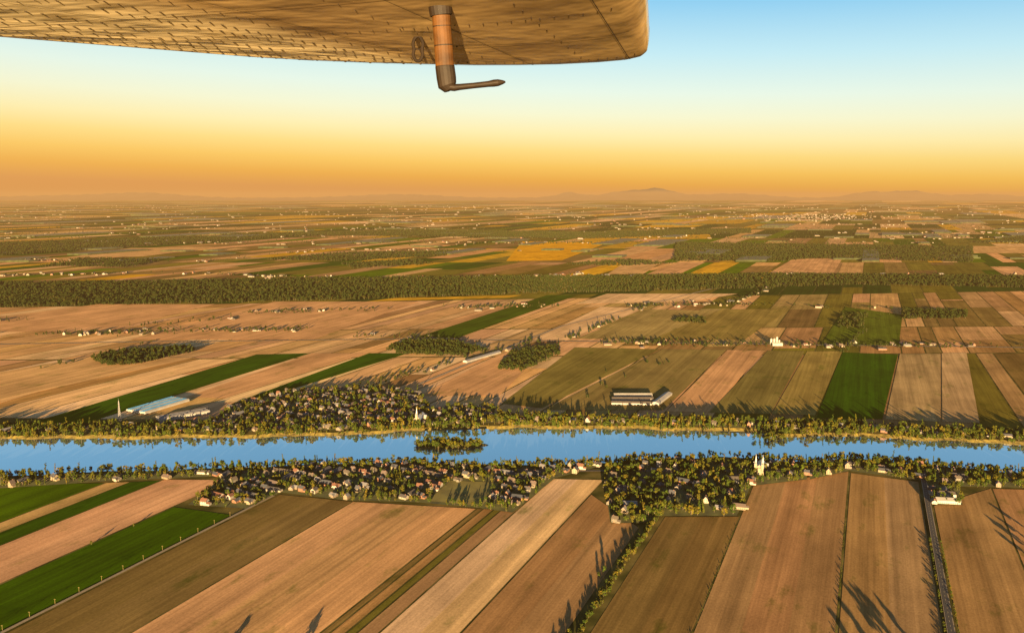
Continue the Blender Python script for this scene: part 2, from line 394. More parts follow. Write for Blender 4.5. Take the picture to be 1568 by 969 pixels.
fill_houses(V_nl, .80, 22, 38, skip=HOLE); fill_houses(V_nr, .55, 28, 44); fill_houses(V_r, .45, 30, 34); fill_houses(V_rc, .7); fill_houses(V_l, .3, 35, 30)
fill_houses(V_f, .85, 23, 38); fill_houses(V_fr, .5, 26, 24); fill_houses(V_fl, .4, 35, 30)

# larger buildings ------------------------------------------------
SHED = plain('white_sheet_metal', (.24, .23, .21), .6, .2, .1)
BLUER = plain('pale_blue_greenhouse_roof', (.08, .24, .44), .35, .25, .1)
DKR = plain('dark_barn_roof', (.07, .06, .05), .7, .25, .2)
STEEL = plain('galvanised_steel', (.22, .22, .22), .5, .2, .3, .4)
STONE = plain('church_stone', (.21, .175, .12), .9, .2, .4)
TINR = plain('tin_church_roof', (.30, .30, .30), .4, .1, .3, .3)
def axis(p, q):
    a = Vector(geo(*p)); c = Vector(geo(*q)); d = c-a
    return (a+c)/2, d.length, math.atan2(d.y, d.x)
def barn(name, p, q, w, h=5, rise=3, bays=1, wall=SHED, roof=SHED):
    c, L, an = axis(p, q); b = MB(); bw = w/bays
    for i in range(bays):
        b.gable(0, -w/2+bw*(i+.5), 0, L, bw-.05, h, rise, over=.0 if bays > 1 else .6, windows=bays == 1, roof=1 if (bays < 3 or i % 3) else 4)
    b.obj(name, [wall, roof, GLASS, DKR, SHED], loc=(c.x, c.y, 1.6), rot=an)
barn('greenhouse', (208, 633), (276, 613), 62, 4, 2.0, 9, SHED, BLUER)
barn('factory_hall', (242, 645), (318, 632), 34, 6, 2, 3, SHED, STEEL)
barn('warehouse', (262, 638), (318, 629), 18, 5, 3, 1, SHED, DKR)
barn('poultry_barn', (940, 607), (998, 607), 15, 4, 3, 1, SHED, SHED)
barn('poultry_barn', (937, 613), (1000, 613), 15, 4, 3, 1, SHED, DKR)
barn('poultry_barn', (936, 619), (998, 620), 15, 4, 3, 1, SHED, DKR)
barn('machine_shed', (1003, 621), (1024, 605), 18, 5, 3, 1, SHED, SHED)
barn('dairy_barn', (712, 556), (764, 541), 16, 5, 3, 1, SHED, STEEL)
barn('storage_shed', (1432, 769), (1468, 771), 16, 5, 3, 1, SHED, SHED)
barn('storage_shed', (1434, 759), (1462, 761), 14, 5, 3, 1, SHED, DKR)
barn('boathouse', (300, 725), (322, 726), 12, 4, 2, 1, SHED, DKR)
barn('parish_hall', (1108, 738), (1130, 739), 18, 6, 4, 1, SHED, DKR)
barn('school_building', (950, 776), (975, 777), 18, 6, 3, 1, SHED, STEEL)
def church(px, twin, hgt, ang):
    p = geo(*px); b = MB()
    b.gable(0, 0, 0, 38, 15, 10, 7, over=.6, windows=False)
    b.gable(8, 0, 0, 26, 9, 8, 5, over=.4, windows=False, ang=math.pi/2)
    for i in range(6):
        for s in (-1, 1):
            x = -15+i*5.2
            if 3 < x < 13: continue
            y = s*7.56
            b.face([(x-.8, y, 3), (x+.8, y, 3), (x+.8, y, 7), (x, y, 8), (x-.8, y, 7)], 2)
    ys = (-6, 6) if twin else (0,)
    for y in ys:
        tw = 4.4
        b.box(-20.5, y, 0, tw, tw, hgt*.5, 0); b.box(-20.5, y, hgt*.5, tw+.8, tw+.8, .5, 3)
        b.box(-20.5, y, hgt*.5+.5, tw*.72, tw*.72, hgt*.14, 3)
        for s in (-1, 1):
            b.box(-20.5+s*(tw*.36+.05), y, hgt*.5+1, .1, 1.4, hgt*.09, 2); b.box(-20.5, y+s*(tw*.36+.05), hgt*.5+1, 1.4, .1, hgt*.09, 2)
        b.tube((-20.5, y, hgt*.64+.5), (-20.5, y, hgt*.97), tw*.42, .12, 8, 1)
        b.box(-20.5, y, hgt*.97, .25, .25, hgt*.05, 1); b.box(-20.5, y, hgt*.99, .25, 1.4, .25, 1)
    if twin:
        b.box(-20, 0, 0, 3, 7, 12, 0); b.box(-21.56, 0, 0, .1, 2.4, 4, 2)
    b.obj('village_church', [STONE, TINR, GLASS, SHED], loc=(*p, 1.6), rot=ang)
church((1164, 722), True, 37, -A+math.pi/2)
church((643, 646), False, 38, -A+math.pi/2+.2)
b = MB(); th = 46; bw = 2.6
for i in range(12):
    z0, z1 = i*th/12, (i+1)*th/12; w0, w1 = bw*(1-i/14), bw*(1-(i+1)/14)
    c0 = [(sx*w0, sy*w0, z0) for sx, sy in ((-1, -1), (1, -1), (1, 1), (-1, 1))]; c1 = [(sx*w1, sy*w1, z1) for sx, sy in ((-1, -1), (1, -1), (1, 1), (-1, 1))]
    for j in range(4):
        b.tube(c0[j], c1[j], .3, .3, 4); b.tube(c0[j], c1[(j+1) % 4], .15, .15, 4); b.tube(c1[j], c1[(j+1) % 4], .15, .15, 4)
b.tube((0, 0, th), (0, 0, th+6), .2, .1, 5)
b.obj('lattice_radio_tower', [STEEL], loc=(*geo(184, 645), 1))
b = MB()
for dx, r, h in ((-14, 4, 20), (-4, 4, 20), (5, 3.5, 26), (13, 3, 16)):
    b.tube((dx, 0, 0), (dx, 0, h), r, r, 16); b.tube((dx, 0, h), (dx, 0, h+r*.6), r, .3, 16)
b.gable(2, -14, 0, 34, 12, 6, 4, 0, 0, windows=False)
b.obj('grain_silos', [SHED], loc=(*geo(1187, 528), .5))
def poles(name, pts, h=9):
    b = MB()
    for x, y in pts:
        b.tube((x, y, 0), (x, y, h), .2, .14, 6); b.box(x, y, h-1, 2.4, .16, .16)
        for s in (-1, 0, 1): b.tube((x+s, y, h-.85), (x+s, y, h-.5), .08, .05, 5)
    b.obj(name, [plain('weathered_pole_wood', (.16, .12, .04), .9, .2, 1)])
v0 = uv(geo(lx(239, 1200), 1200))[1]; v1 = uv(geo(lx(239, 775), 775))[1]
poles('utility_poles', [xy(uq-5, v0+i*33) for i in range(int((v1-v0)/33))], 8)
poles('roadside_utility_poles', [xy(ur+8, v0+i*45) for i in range(14)], 9)

# ---------------------------------------------------------------- trees
BARK = plain('bark', (.10, .075, .05), .95, .3, 2)
def leafmat(name, cols):
    m, n, l, b = newmat(name)
    oi = n.new('ShaderNodeObjectInfo'); cr = n.new('ShaderNodeValToRGB'); el = cr.color_ramp.elements
    while len(el) < len(cols): el.new(.5)
    for i, c in enumerate(cols): el[i].position = i/(len(cols)-1); el[i].color = (*c, 1)
    l.new(oi.outputs['Random'], cr.inputs[0])
    at = n.new('ShaderNodeAttribute'); at.attribute_name = 'tint'
    mx = n.new('ShaderNodeMix'); mx.data_type = 'RGBA'; mx.blend_type = 'MULTIPLY'; mx.inputs[0].default_value = 1
    l.new(cr.outputs[0], mx.inputs[6]); l.new(at.outputs['Color'], mx.inputs[7])
    l.new(mx.outputs[2], b.inputs['Base Color']); b.inputs['Roughness'].default_value = .9; b.inputs['Specular IOR Level'].default_value = .1
    return m
LEAF = leafmat('foliage', [(.022, .040, .005), (.042, .060, .005), (.026, .045, .006), (.072, .070, .006), (.018, .034, .005), (.095, .076, .008), (.034, .055, .006)])
LEAFD = leafmat('forest_foliage', [(.011, .021, .004), (.020, .030, .0045), (.015, .025, .0045), (.031, .031, .005)])
def treemesh(kind, seed, leaf):
    rnd = random.Random(seed); b = MB()
    b.tube((0, 0, 0), (.1, 0, 4.5), .32, .2, 6, 0); b.tube((.1, 0, 4.5), (0, .1, 8), .2, .06, 5, 0)
    clumps = []
    if kind in ('round', 'wide'):
        wd = 3.3 if kind == 'round' else 4.4
        for i in range(16):
            a = rnd.uniform(0, 6.28); z = rnd.uniform(2.4, 9.2); rr = wd*math.sqrt(max(.05, 1-((z-5.6)/4.3)**2))*rnd.uniform(.3, .95)
            clumps.append((rr*math.cos(a), rr*math.sin(a), z, rnd.uniform(1.1, 1.9)))
    elif kind == 'poplar':
        for i in range(14):
            a = rnd.uniform(0, 6.28); z = 2+i*.95; rr = rnd.uniform(.1, 1.0)
            clumps.append((rr*math.cos(a), rr*math.sin(a), z, rnd.uniform(.8, 1.3)*(1.1-.5*i/14)))
    elif kind == 'conifer':
        for i in range(18):
            z = 1.2+i*.52; w = 2.6*(1-i/19); a = i*2.4
            clumps.append((w*.6*math.cos(a), w*.6*math.sin(a), z, w*.45+.3))
    for i, (x, y, z, r) in enumerate(clumps):
        if kind in ('round', 'wide') and i % 3 == 0: b.tube((0, 0, rnd.uniform(2, 5)), (x*.8, y*.8, z), .12, .04, 4, 0)
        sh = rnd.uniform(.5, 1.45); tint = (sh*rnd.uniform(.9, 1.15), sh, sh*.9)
        nn_ = 5; top = Vector((x, y, z+r*.75)); bot = Vector((x, y, z-r*.7)); ring = []
        for q in range(nn_):
            an = 2*math.pi*q/nn_+rnd.uniform(-.3, .3); rr = r*rnd.uniform(.55, .95); ring.append(Vector((x+rr*math.cos(an), y+rr*math.sin(an), z+rnd.uniform(-.4, .4)*r)))
        for q in range(nn_):
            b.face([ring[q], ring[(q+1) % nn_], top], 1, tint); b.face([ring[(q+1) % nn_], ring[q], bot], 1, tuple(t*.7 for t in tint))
        for k in range(11):
            d = Vector((rnd.gauss(0, 1), rnd.gauss(0, 1), rnd.gauss(0, .9))).normalized()*r*rnd.uniform(.75, 1.12)
            c = Vector((x, y, z))+d; s = rnd.uniform(.35, .7)
            nn = (d.normalized()+Vector((rnd.uniform(-.6, .6), rnd.uniform(-.6, .6), rnd.uniform(-.4, .7)))).normalized()
            t = nn.orthogonal().normalized(); q = nn.cross(t); an = rnd.uniform(0, 6.28)
            t, q = t*math.cos(an)+q*math.sin(an), q*math.cos(an)-t*math.sin(an)
            j = rnd.uniform(.75, 1.3)
            b.face([c+t*s, c+q*s*.8, c-t*s*.9, c-q*s*.75], 1, tuple(v*j for v in tint))
    b.c = [c if c else (1, 1, 1) for c in b.c]
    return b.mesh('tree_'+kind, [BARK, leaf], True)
protos = bpy.data.collections.new('tree_prototypes'); dprotos = bpy.data.collections.new('forest_prototypes')
for i, (k, s) in enumerate([('round', 1), ('round', 2), ('wide', 3), ('wide', 4), ('poplar', 5), ('conifer', 6), ('round', 8)]):
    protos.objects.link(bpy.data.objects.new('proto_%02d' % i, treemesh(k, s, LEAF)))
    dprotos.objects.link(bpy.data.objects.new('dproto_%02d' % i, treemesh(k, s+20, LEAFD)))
fprotos = bpy.data.collections.new('farm_prototypes')
for i in range(4):
    fprotos.objects.link(bpy.data.objects.new('fproto_%02d' % i, HMS[[0, 1, 4, 4][i]]))

def scatter(name, pts, coll):
    a = np.array(pts, dtype=np.float32)
    me = bpy.data.meshes.new(name); me.vertices.add(len(a)); me.vertices.foreach_set('co', a[:, :3].ravel())
    me.attributes.new('scl', 'FLOAT_VECTOR', 'POINT').data.foreach_set('vector', np.stack([a[:, 3], a[:, 3], a[:, 4]], 1).ravel())
    me.attributes.new('rz', 'FLOAT', 'POINT').data.foreach_set('value', a[:, 5].copy())
    me.attributes.new('pid', 'INT', 'POINT').data.foreach_set('value', a[:, 6].astype(np.int32))
    o = bpy.data.objects.new(name, me); scene.collection.objects.link(o)
    ng = bpy.data.node_groups.new(name, 'GeometryNodeTree')
    ng.interface.new_socket('Geometry', in_out='INPUT', socket_type='NodeSocketGeometry'); ng.interface.new_socket('Geometry', in_out='OUTPUT', socket_type='NodeSocketGeometry')
    N = ng.nodes; L = ng.links
    gi = N.new('NodeGroupInput'); go = N.new('NodeGroupOutput'); ip = N.new('GeometryNodeInstanceOnPoints')
    ci = N.new('GeometryNodeCollectionInfo'); ci.inputs['Collection'].default_value = coll; ci.inputs['Separate Children'].default_value = True; ci.inputs['Reset Children'].default_value = True
    def na(nm, ty):
        q = N.new('GeometryNodeInputNamedAttribute'); q.data_type = ty; q.inputs['Name'].default_value = nm; return q.outputs['Attribute']
    L.new(gi.outputs[0], ip.inputs['Points']); L.new(ci.outputs[0], ip.inputs['Instance']); ip.inputs['Pick Instance'].default_value = True
    L.new(na('pid', 'INT'), ip.inputs['Instance Index']); L.new(na('scl', 'FLOAT_VECTOR'), ip.inputs['Scale'])
    cx = N.new('ShaderNodeCombineXYZ'); L.new(na('rz', 'FLOAT'), cx.inputs[2]); L.new(cx.outputs[0], ip.inputs['Rotation'])
    L.new(ip.outputs[0], go.inputs[0])
    md = o.modifiers.new('scatter', 'NODES'); md.node_group = ng
    return o
def tree(p, s=None, z=1.5, kinds=(0, 0, 1, 1, 2, 3, 6, 4, 5)):
    s = s if s else random.uniform(.6, 1.5)
    return (p[0], p[1], z, s*random.uniform(.85, 1.15), s*random.uniform(.85, 1.2), random.uniform(0, 6.28), random.choice(kinds))
def fill(poly, area, smin=.6, smax=1.4, avoid=True, skip=None, z=1.5, clump=0.0, kinds=(0, 0, 1, 1, 2, 3, 6, 4, 5)):
    wp = W(poly); sk = W(skip) if skip else None
    X = [p[0] for p in wp]; Y = [p[1] for p in wp]
    n_ = int((max(X)-min(X))*(max(Y)-min(Y))/area); out = []
    hh = {}
    for q in house_xy: hh.setdefault((int(q[0]//20), int(q[1]//20)), []).append(q)
    for _ in range(n_):
        p = (random.uniform(min(X), max(X)), random.uniform(min(Y), max(Y)))
        if not inpoly(p, wp) or (sk and inpoly(p, sk)): continue
        if nb(p[0])-3 < p[1] < fb(p[0])+8: continue
        if clump:
            q = math.sin(p[0]*.021+1.3)*math.sin(p[1]*.017+p[0]*.008)+.4*math.sin(p[0]*.06+p[1]*.05)
            if q < random.uniform(-1.2, .4)+clump: continue
        if avoid:
            ok = True; gx, gy = int(p[0]//20), int(p[1]//20)
            for dx in (-1, 0, 1):
                for dy in (-1, 0, 1):
                    for q in hh.get((gx+dx, gy+dy), ()):
                        if abs(q[0]-p[0]) < 9 and -14 < p[1]-q[1] < 8: ok = False
            if not ok: continue
        out.append(tree(p, random.uniform(smin, smax), z, kinds))
    return out
T = []
T += fill(V_nl, 85, .45, 1.2, skip=HOLE); T += fill(V_nr, 80, .6, 1.55, clump=-.35); T += fill(V_r, 80, .6, 1.4); T += fill(V_rc, 150); T += fill(V_l, 120, .6, 1.25)
T += fill(V_f, 110, .5, 1.4); T += fill(V_fr, 80, .6, 1.6); T += fill(V_fl, 100, .6, 1.5)
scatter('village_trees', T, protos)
T = []
for x in np.arange(-1500, 1700, 4.0):
    dens = .75+.3*math.sin(x*.011)
    if random.random() < dens: T.append(tree((x+random.uniform(-3, 3), nb(x)-random.uniform(4, 20)), random.uniform(.5, 1.3), 0))
    if random.random() < dens*.9: T.append(tree((x+random.uniform(-3, 3), nb(x)-random.uniform(10, 36)), random.uniform(.6, 1.45), .5))
    if random.random() < .66+.3*math.sin(x*.023)+.2*math.sin(x*.07): T.append(tree((x+random.uniform(-3, 3), fb(x)+random.uniform(0, 16)), random.uniform(.5, 1.7), -2))
    if random.random() < .8: T.append(tree((x+random.uniform(-3, 3), fb(x)+random.uniform(18, 70)), random.uniform(.7, 1.7), 0))
for _ in range(34):
    q = geo(1180+random.gauss(0, 13), 669+random.gauss(0, 2.4)); T.append(tree(q, random.uniform(.6, 1.3), -2.5))
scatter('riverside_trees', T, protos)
T = []
uh = uv(geo(965, 850))[0]; a0 = uv(geo(lx(965, 1200), 1200))[1]; a1 = uv(geo(lx(965, 775), 775))[1]
v = a0
while v < a1:
    if random.random() < .93: T.append(tree(xy(uh+random.gauss(0, 3.2), v), random.uniform(.25, .85), .3, (0, 1, 2, 3, 6)))
    v += 2.1
uh2 = uv(geo(1290, 850))[0]; v = a0
while v < a1+60:
    if random.random() < .5: T.append(tree(xy(uh2+random.gauss(0, .6), v), random.uniform(.08, .22), .3, (2, 3)))
    v += 3
v = a0
while v < a1+40:
    for du, pr in ((8, .75), (-6.5, .6)):
        if random.random() < pr: T.append(tree(xy(ur+du, v), random.uniform(.15, .45), .3, (2, 3)))
    v += 3.2
uh3 = uv(geo(1109, 850))[0]; v = a0
while v < a1:
    if random.random() < .35: T.append(tree(xy(uh3+random.gauss(0, .6), v), random.uniform(.08, .2), .3, (2, 3)))
    v += 4
scatter('ditch_hedges', T, protos)
T = []
for px, py, s in [(140, 834, .6), (1395, 1035, 1.7), (1415, 1040, 1.9), (1432, 1030, 1.4), (1375, 1050, 1.6), (1590, 850, 1.3), (1600, 870, 1.2), (1585, 835, 1.1), (205, 806, .5), (450, 1010, 1.3), (330, 1015, 1.1),
                  (1578, 815, 1.2), (917, 884, .8), (925, 878, 1.0), (1350, 1055, 1.5)]:
    T.append(tree(geo(px, py), s, .3, (0, 1, 6)))
scatter('field_trees', T, protos)

# ---------------------------------------------------------------- woods & farm rows beyond
T = []; FK = (0, 1, 2, 3, 6, 5)
band = [(-200, 474), (0, 471), (250, 466), (420, 462), (550, 459), (650, 455), (800, 450), (950, 447), (1100, 443), (1300, 436), (1568, 440), (1800, 444), (1800, 424), (1568, 424), (1200, 420), (900, 424), (560, 426), (420, 428), (200, 432), (0, 434), (-200, 436)]
T += fill(band, 180, .9, 1.8, avoid=False, z=0, clump=-.35, kinds=FK)
for poly, ar in [([(138, 549), (170, 540), (292, 531), (300, 538), (210, 559), (160, 560)], 80), ([(590, 536), (620, 523), (690, 522), (752, 538), (700, 546), (610, 543)], 80),
             ([(762, 566), (782, 540), (855, 530), (856, 544), (800, 569)], 75), ([(1030, 493), (1045, 487), (1080, 488), (1080, 496)], 90), ([(1380, 489), (1382, 475), (1480, 476), (1480, 488)], 110),
             ([(1280, 503), (1290, 480), (1330, 480), (1320, 503)], 350)]:
    T += fill(poly, ar, .8, 1.5, avoid=False, z=0, kinds=FK)
for poly in [[(1030, 400), (1035, 372), (1200, 374), (1490, 378), (1490, 402), (1250, 396), (1200, 400)], [(60, 408), (130, 396), (250, 398), (200, 410)], [(400, 398), (520, 388), (700, 384), (680, 392), (520, 400)],
             [(-200, 382), (0, 372), (300, 362), (480, 360), (300, 372), (0, 392)], [(330, 360), (640, 352), (900, 356), (1150, 350), (1150, 357), (900, 366), (640, 362)], [(520, 404), (640, 398), (660, 405), (540, 412)],
             [(860, 405), (960, 398), (1030, 404), (950, 408)], [(1480, 372), (1568, 362), (1900, 360), (1900, 370)]]:
    T += fill(poly, 380, 1.1, 1.9, avoid=False, z=0, clump=-.2, kinds=FK)
scatter('forest', T, dprotos)
T = []; FH = []
def farmrow(pts, dens_t, dens_h, wid=25, big=1.0):
    w = [Vector(geo(*p)) for p in pts]
    for a, c in zip(w[:-1], w[1:]):
        L = (c-a).length; d = (c-a)/L; nn = Vector((-d.y, d.x)); k = 0
        an = math.atan2(d.y, d.x)
        while k < L:
            q = math.sin(k*.004+a.x)+.6*math.sin(k*.013+a.y)
            if random.random() < dens_t*(1+.9*q):
                p = a+d*k+nn*random.gauss(0, wid); T.append(tree(p, random.uniform(.6, 1.5), .3))
            if random.random() < dens_h*(1+.8*q):
                p = a+d*k+nn*random.gauss(0, wid*1.2); s = random.uniform(.8, 1.3)*big
                FH.append((p.x, p.y, .3, s, s, an+random.choice([0, math.pi/2])+random.uniform(-.2, .2), random.choice([0, 1, 2, 3])))
            k += 6
farmrow([(-200, 522), (0, 514), (120, 512), (330, 507), (470, 506)], .55, .09)
farmrow([(540, 515), (800, 523), (1000, 526), (1150, 528), (1400, 530), (1568, 531), (1800, 534)], .9, .10)
farmrow([(380, 480), (520, 476), (700, 472), (860, 468)], .4, .06); farmrow([(960, 470), (1100, 466), (1240, 470), (1360, 472)], .6, .08)
farmrow([(200, 500), (330, 490), (420, 478)], .25, .06); farmrow([(-200, 500), (0, 492), (60, 490)], .8, .08)
farmrow([(560, 590), (690, 556), (770, 540), (830, 520)], .35, .03, 14); farmrow([(860, 620), (950, 575), (1040, 545)], .06, .0)
farmrow([(870, 520), (930, 495), (1000, 466)], .5, .03, 10); farmrow([(1100, 470), (1160, 450), (1200, 430)], .35, .04, 12)
farmrow([(240, 522), (150, 545), (0, 580)], .10, .0, 10); farmrow([(1290, 540), (1330, 500), (1370, 470)], .3, .0, 8)
farmrow([(-200, 425), (0, 422), (250, 418), (420, 424), (600, 426), (800, 424), (900, 420)], .3, .09, 30, 1.2)
farmrow([(900, 424), (1100, 422), (1400, 420), (1800, 422)], .3, .09, 30, 1.2)
farmrow([(-200, 400), (0, 398), (300, 402), (500, 382), (800, 385)], .2, .04, 40, 1.2)
for y0 in (372, 364, 357, 350, 344, 338, 333, 329, 325, 321.5, 318.5, 316):
    dd = 500*F/(y0-HOR)
    w0, w1 = geo(-150, y0), geo(1720, y0)
    for _ in range(int(170+dd*.0045)):
        x = random.uniform(w0[0], w1[0])
        q = math.sin(x*.0016+y0)+.6*math.sin(x*.0005+y0*2)
        if random.random() > .38+.35*q: continue
        y = w0[1]+random.gauss(0, dd*.022); s = random.uniform(.8, 1.5)*(1+dd/20000)
        FH.append((x, y, .3, s, s*.9, -A+random.choice([0, math.pi/2])+random.uniform(-.2, .2), random.choice([0, 1, 2, 3])))
    for _ in range(int(700+dd*.014)):
        x = random.uniform(w0[0], w1[0])
        y = w0[1]+random.gauss(0, dd*.022); T.append(tree((x, y), random.uniform(1, 1.9), .3, FK))
for _ in range(330):
    p = geo(random.gauss(1240, 60), 333+random.gauss(0, 2.4)); s = random.uniform(1.2, 2.4)
    FH.append((p[0], p[1], .3, s, s*random.choice([1, 1, 1.6]), random.uniform(0, 3), random.choice([0, 1, 2, 3])))
scatter('distant_tree_rows', T, dprotos)
scatter('distant_farm_buildings', FH, fprotos)
forest.obj('distant_woodlots', [FCOL])

# ---------------------------------------------------------------- island
c0 = Vector(geo(687, 682, WZ)); hw = 58/F*1580*1.0; hd = 26
b = MB(); rings = []
NS = 48
for k, (rr, z) in enumerate([(1.0, WZ-.5), (.93, WZ+.8), (.7, WZ+1.8), (.35, WZ+2.3), (.02, WZ+2.4)]):
    rings.append([(c0.x+hw*rr*math.cos(t)*(1+.12*math.sin(3*t+1)), c0.y+hd*rr*math.sin(t)*(1+.18*math.sin(2*t)+.1*math.sin(5*t)), z) for t in np.linspace(0, 2*math.pi, NS, endpoint=False)])
for k in range(4):
    for i in range(NS):
        j = (i+1) % NS; b.face([rings[k][i], rings[k][j], rings[k+1][j], rings[k+1][i]])
b.obj('river_island', [BANK])
T = []
for _ in range(190):
    r = math.sqrt(random.random())*.92; t = random.uniform(0, 6.28)
    T.append(tree((c0.x+hw*r*math.cos(t), c0.y+hd*r*math.sin(t)), random.uniform(.4, 1.35), WZ+1, (0, 1, 2, 3, 6)))
scatter('island_trees', T, protos)

# ---------------------------------------------------------------- hills
b = MB(); hd = 75000.0
HILL = plain('hill_forest', (.07, .06, .04), 1, .3, .0005)
def hz(px):
    z = 360+110*math.sin(px*.011)*math.sin(px*.0037+1)
    for c, w, h in [(1005, 30, 400), (955, 34, 260), (870, 22, 270), (1385, 42, 380), (1320, 35, 320), (1130, 60, 180), (230, 70, 200), (620, 80, 170), (1500, 60, 190)]:
        z += h*math.exp(-((px-c)/w)**2)
    return 500+(z+22*math.sin(px*.19)+14*math.sin(px*.41+1)-500)*1.45
pp = list(range(-500, 2100, 6))
for p0, p1 in zip(pp[:-1], pp[1:]):
    x0, x1 = (p0-CX)/F*hd, (p1-CX)/F*hd; z0, z1 = hz(p0), hz(p1)
    for (ya, fa), (yb, fb_) in zip([(-5000, 0), (-2500, .45), (-900, .85)], [(-2500, .45), (-900, .85), (0, 1)]):
        b.face([(x0, hd+ya, z0*fa), (x1, hd+ya, z1*fa), (x1, hd+yb, z1*fb_), (x0, hd+yb, z0*fb_)])
    b.face([(x0, hd, z0), (x1, hd, z1), (x1, hd+5000, 0), (x0, hd+5000, 0)])
b.obj('hills', [HILL])

# ---------------------------------------------------------------- aircraft wing (aircraft banked left: wing droops away from the cabin)
z0 = .90; SL = -.165; SX = .01
def wp(px, py, dz=0.0):
    x, y, w = ray(px, py); k = w/y; xr = x/y; Y = z0/(k-SL-SX*xr)
    return Vector((xr*Y, Y, H+k*Y+dz))
wing = bpy.data.objects.new('aircraft_wing', None); scene.collection.objects.link(wing)
tip_px = [(994, 74), (991, 83), (982, 89), (960, 94), (920, 97.5), (860, 100.5), (800, 101.5), (740, 101.5), (660, 99.5), (580, 97), (500, 93), (420, 88)]
tips = [wp(px, py+2.5) for px, py in tip_px]
cum = [0.0]
for a_, c_ in zip(tips[:-1], tips[1:]): cum.append(cum[-1]+(c_-a_).length)
cum = [q/cum[-1] for q in cum]
Ld = (wp(990, 0)-wp(994, 74)); Td = (wp(0, 57)-wp(420, 90.5))
Lend = tips[0]+Ld*(2.4/Ld.length); Tend = tips[-1]+Td*(3.6/Td.length)
def under(s, c):
    q = [np.interp(c, cum, [t[i] for t in tips]) for i in range(3)]
    p = Vector(q).lerp(Lend.lerp(Tend, c), s)
    up = 0.0
    if c < .07: up += .04*(1-math.sqrt(max(0, 1-((.07-c)/.07)**2)))
    if s < .02: up += .02*(1-math.sqrt(max(0, 1-((.02-s)/.02)**2)))
    p.z += up; return p
cs = sorted(set(list(np.linspace(0, .07, 10))+list(np.linspace(.07, 1, 70)))); ss = sorted(set(list(np.linspace(0, .02, 6))+list(np.linspace(.02, 1, 60))))
vs = []; fs = []; nc = len(cs)
for s in ss:
    for c in cs: vs.append(under(s, c))
off = len(vs)
for s in ss:
    for c in cs:
        th = .16*(math.sqrt(c)*(1-c)*2.2)*min(1, math.sqrt(s*12)) + .015
        q = under(s, c); q.z += th; vs.append(q)
for i in range(len(ss)-1):
    for j in range(nc-1):
        fs.append((i*nc+j, i*nc+j+1, (i+1)*nc+j+1, (i+1)*nc+j)); fs.append((off+i*nc+j, off+(i+1)*nc+j, off+(i+1)*nc+j+1, off+i*nc+j+1))
for j in range(nc-1): fs.append((j, off+j, off+j+1, j+1))
for i in range(len(ss)-1):
    fs.append((i*nc, (i+1)*nc, off+(i+1)*nc, off+i*nc)); fs.append((i*nc+nc-1, off+i*nc+nc-1, off+(i+1)*nc+nc-1, (i+1)*nc+nc-1))
me = bpy.data.meshes.new('wing_skin'); me.from_pydata([tuple(v) for v in vs], [], fs)
uvl = me.uv_layers.new(name='UVMap')
sc = [(c, s) for s in ss for c in cs]*2
for lp in me.loops: uvl.data[lp.index].uv = sc[lp.vertex_index]
me.polygons.foreach_set('use_smooth', [True]*len(me.polygons))
m, n, l, bs = newmat('wing_paint')
tc = n.new('ShaderNodeTexCoord')
def wn(scale, detail=4, rough=.55):
    mp = n.new('ShaderNodeMapping'); mp.inputs['Scale'].default_value = scale; l.new(tc.outputs['UV'], mp.inputs[0])
    t = n.new('ShaderNodeTexNoise'); t.inputs['Scale'].default_value = 1; t.inputs['Detail'].default_value = detail; t.inputs['Roughness'].default_value = rough
    l.new(mp.outputs[0], t.inputs['Vector']); return t.outputs[0]
cr = n.new('ShaderNodeValToRGB'); el = cr.color_ramp.elements
el[0].position = .32; el[0].color = (.20, .13, .055, 1); el[1].position = .60; el[1].color = (.60, .43, .20, 1)
l.new(wn((4, 17, 1), 6, .6), cr.inputs[0])
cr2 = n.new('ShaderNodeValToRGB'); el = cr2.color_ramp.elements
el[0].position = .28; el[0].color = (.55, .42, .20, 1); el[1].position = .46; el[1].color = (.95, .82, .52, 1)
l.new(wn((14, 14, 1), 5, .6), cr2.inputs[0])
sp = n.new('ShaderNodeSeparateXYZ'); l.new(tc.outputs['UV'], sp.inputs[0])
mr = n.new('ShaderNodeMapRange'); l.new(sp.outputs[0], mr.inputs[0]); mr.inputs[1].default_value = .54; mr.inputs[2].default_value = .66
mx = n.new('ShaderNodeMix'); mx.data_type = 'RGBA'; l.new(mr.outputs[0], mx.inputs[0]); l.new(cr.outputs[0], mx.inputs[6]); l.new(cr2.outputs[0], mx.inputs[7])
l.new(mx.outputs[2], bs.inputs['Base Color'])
bs.inputs['Roughness'].default_value = .25; bs.inputs['Metallic'].default_value = .25
bp = n.new('ShaderNodeBump'); bp.inputs['Strength'].default_value = .5; bp.inputs['Distance'].default_value = .018
l.new(wn((6, 13, 1), 3, .5), bp.inputs['Height']); l.new(bp.outputs[0], bs.inputs['Normal'])
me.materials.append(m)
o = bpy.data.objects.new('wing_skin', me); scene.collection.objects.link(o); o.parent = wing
DARK = plain('rivet_dark_metal', (.035, .022, .010), .7, .2, 50)
rv = MB()
def rivet(p, r=.006):
    k = 7; ring = [(p.x+r*math.cos(2*math.pi*i/k), p.y+r*math.sin(2*math.pi*i/k), p.z-.0005) for i in range(k)]
    r2 = [(p.x+r*.6*math.cos(2*math.pi*i/k), p.y+r*.6*math.sin(2*math.pi*i/k), p.z-.002) for i in range(k)]
    rv.face(r2)
    for i in range(k): rv.face([ring[i], ring[(i+1) % k], r2[(i+1) % k], r2[i]])
for c in (.56, .62, .66, .74, .80, .84, .91, .965):
    for s in np.arange(.012, .9, .012 if c > .6 else .016):
        if random.random() < .92: rivet(under(s, c+random.gauss(0, .0012)), random.uniform(.0035, .0052) if c > .6 else .003)
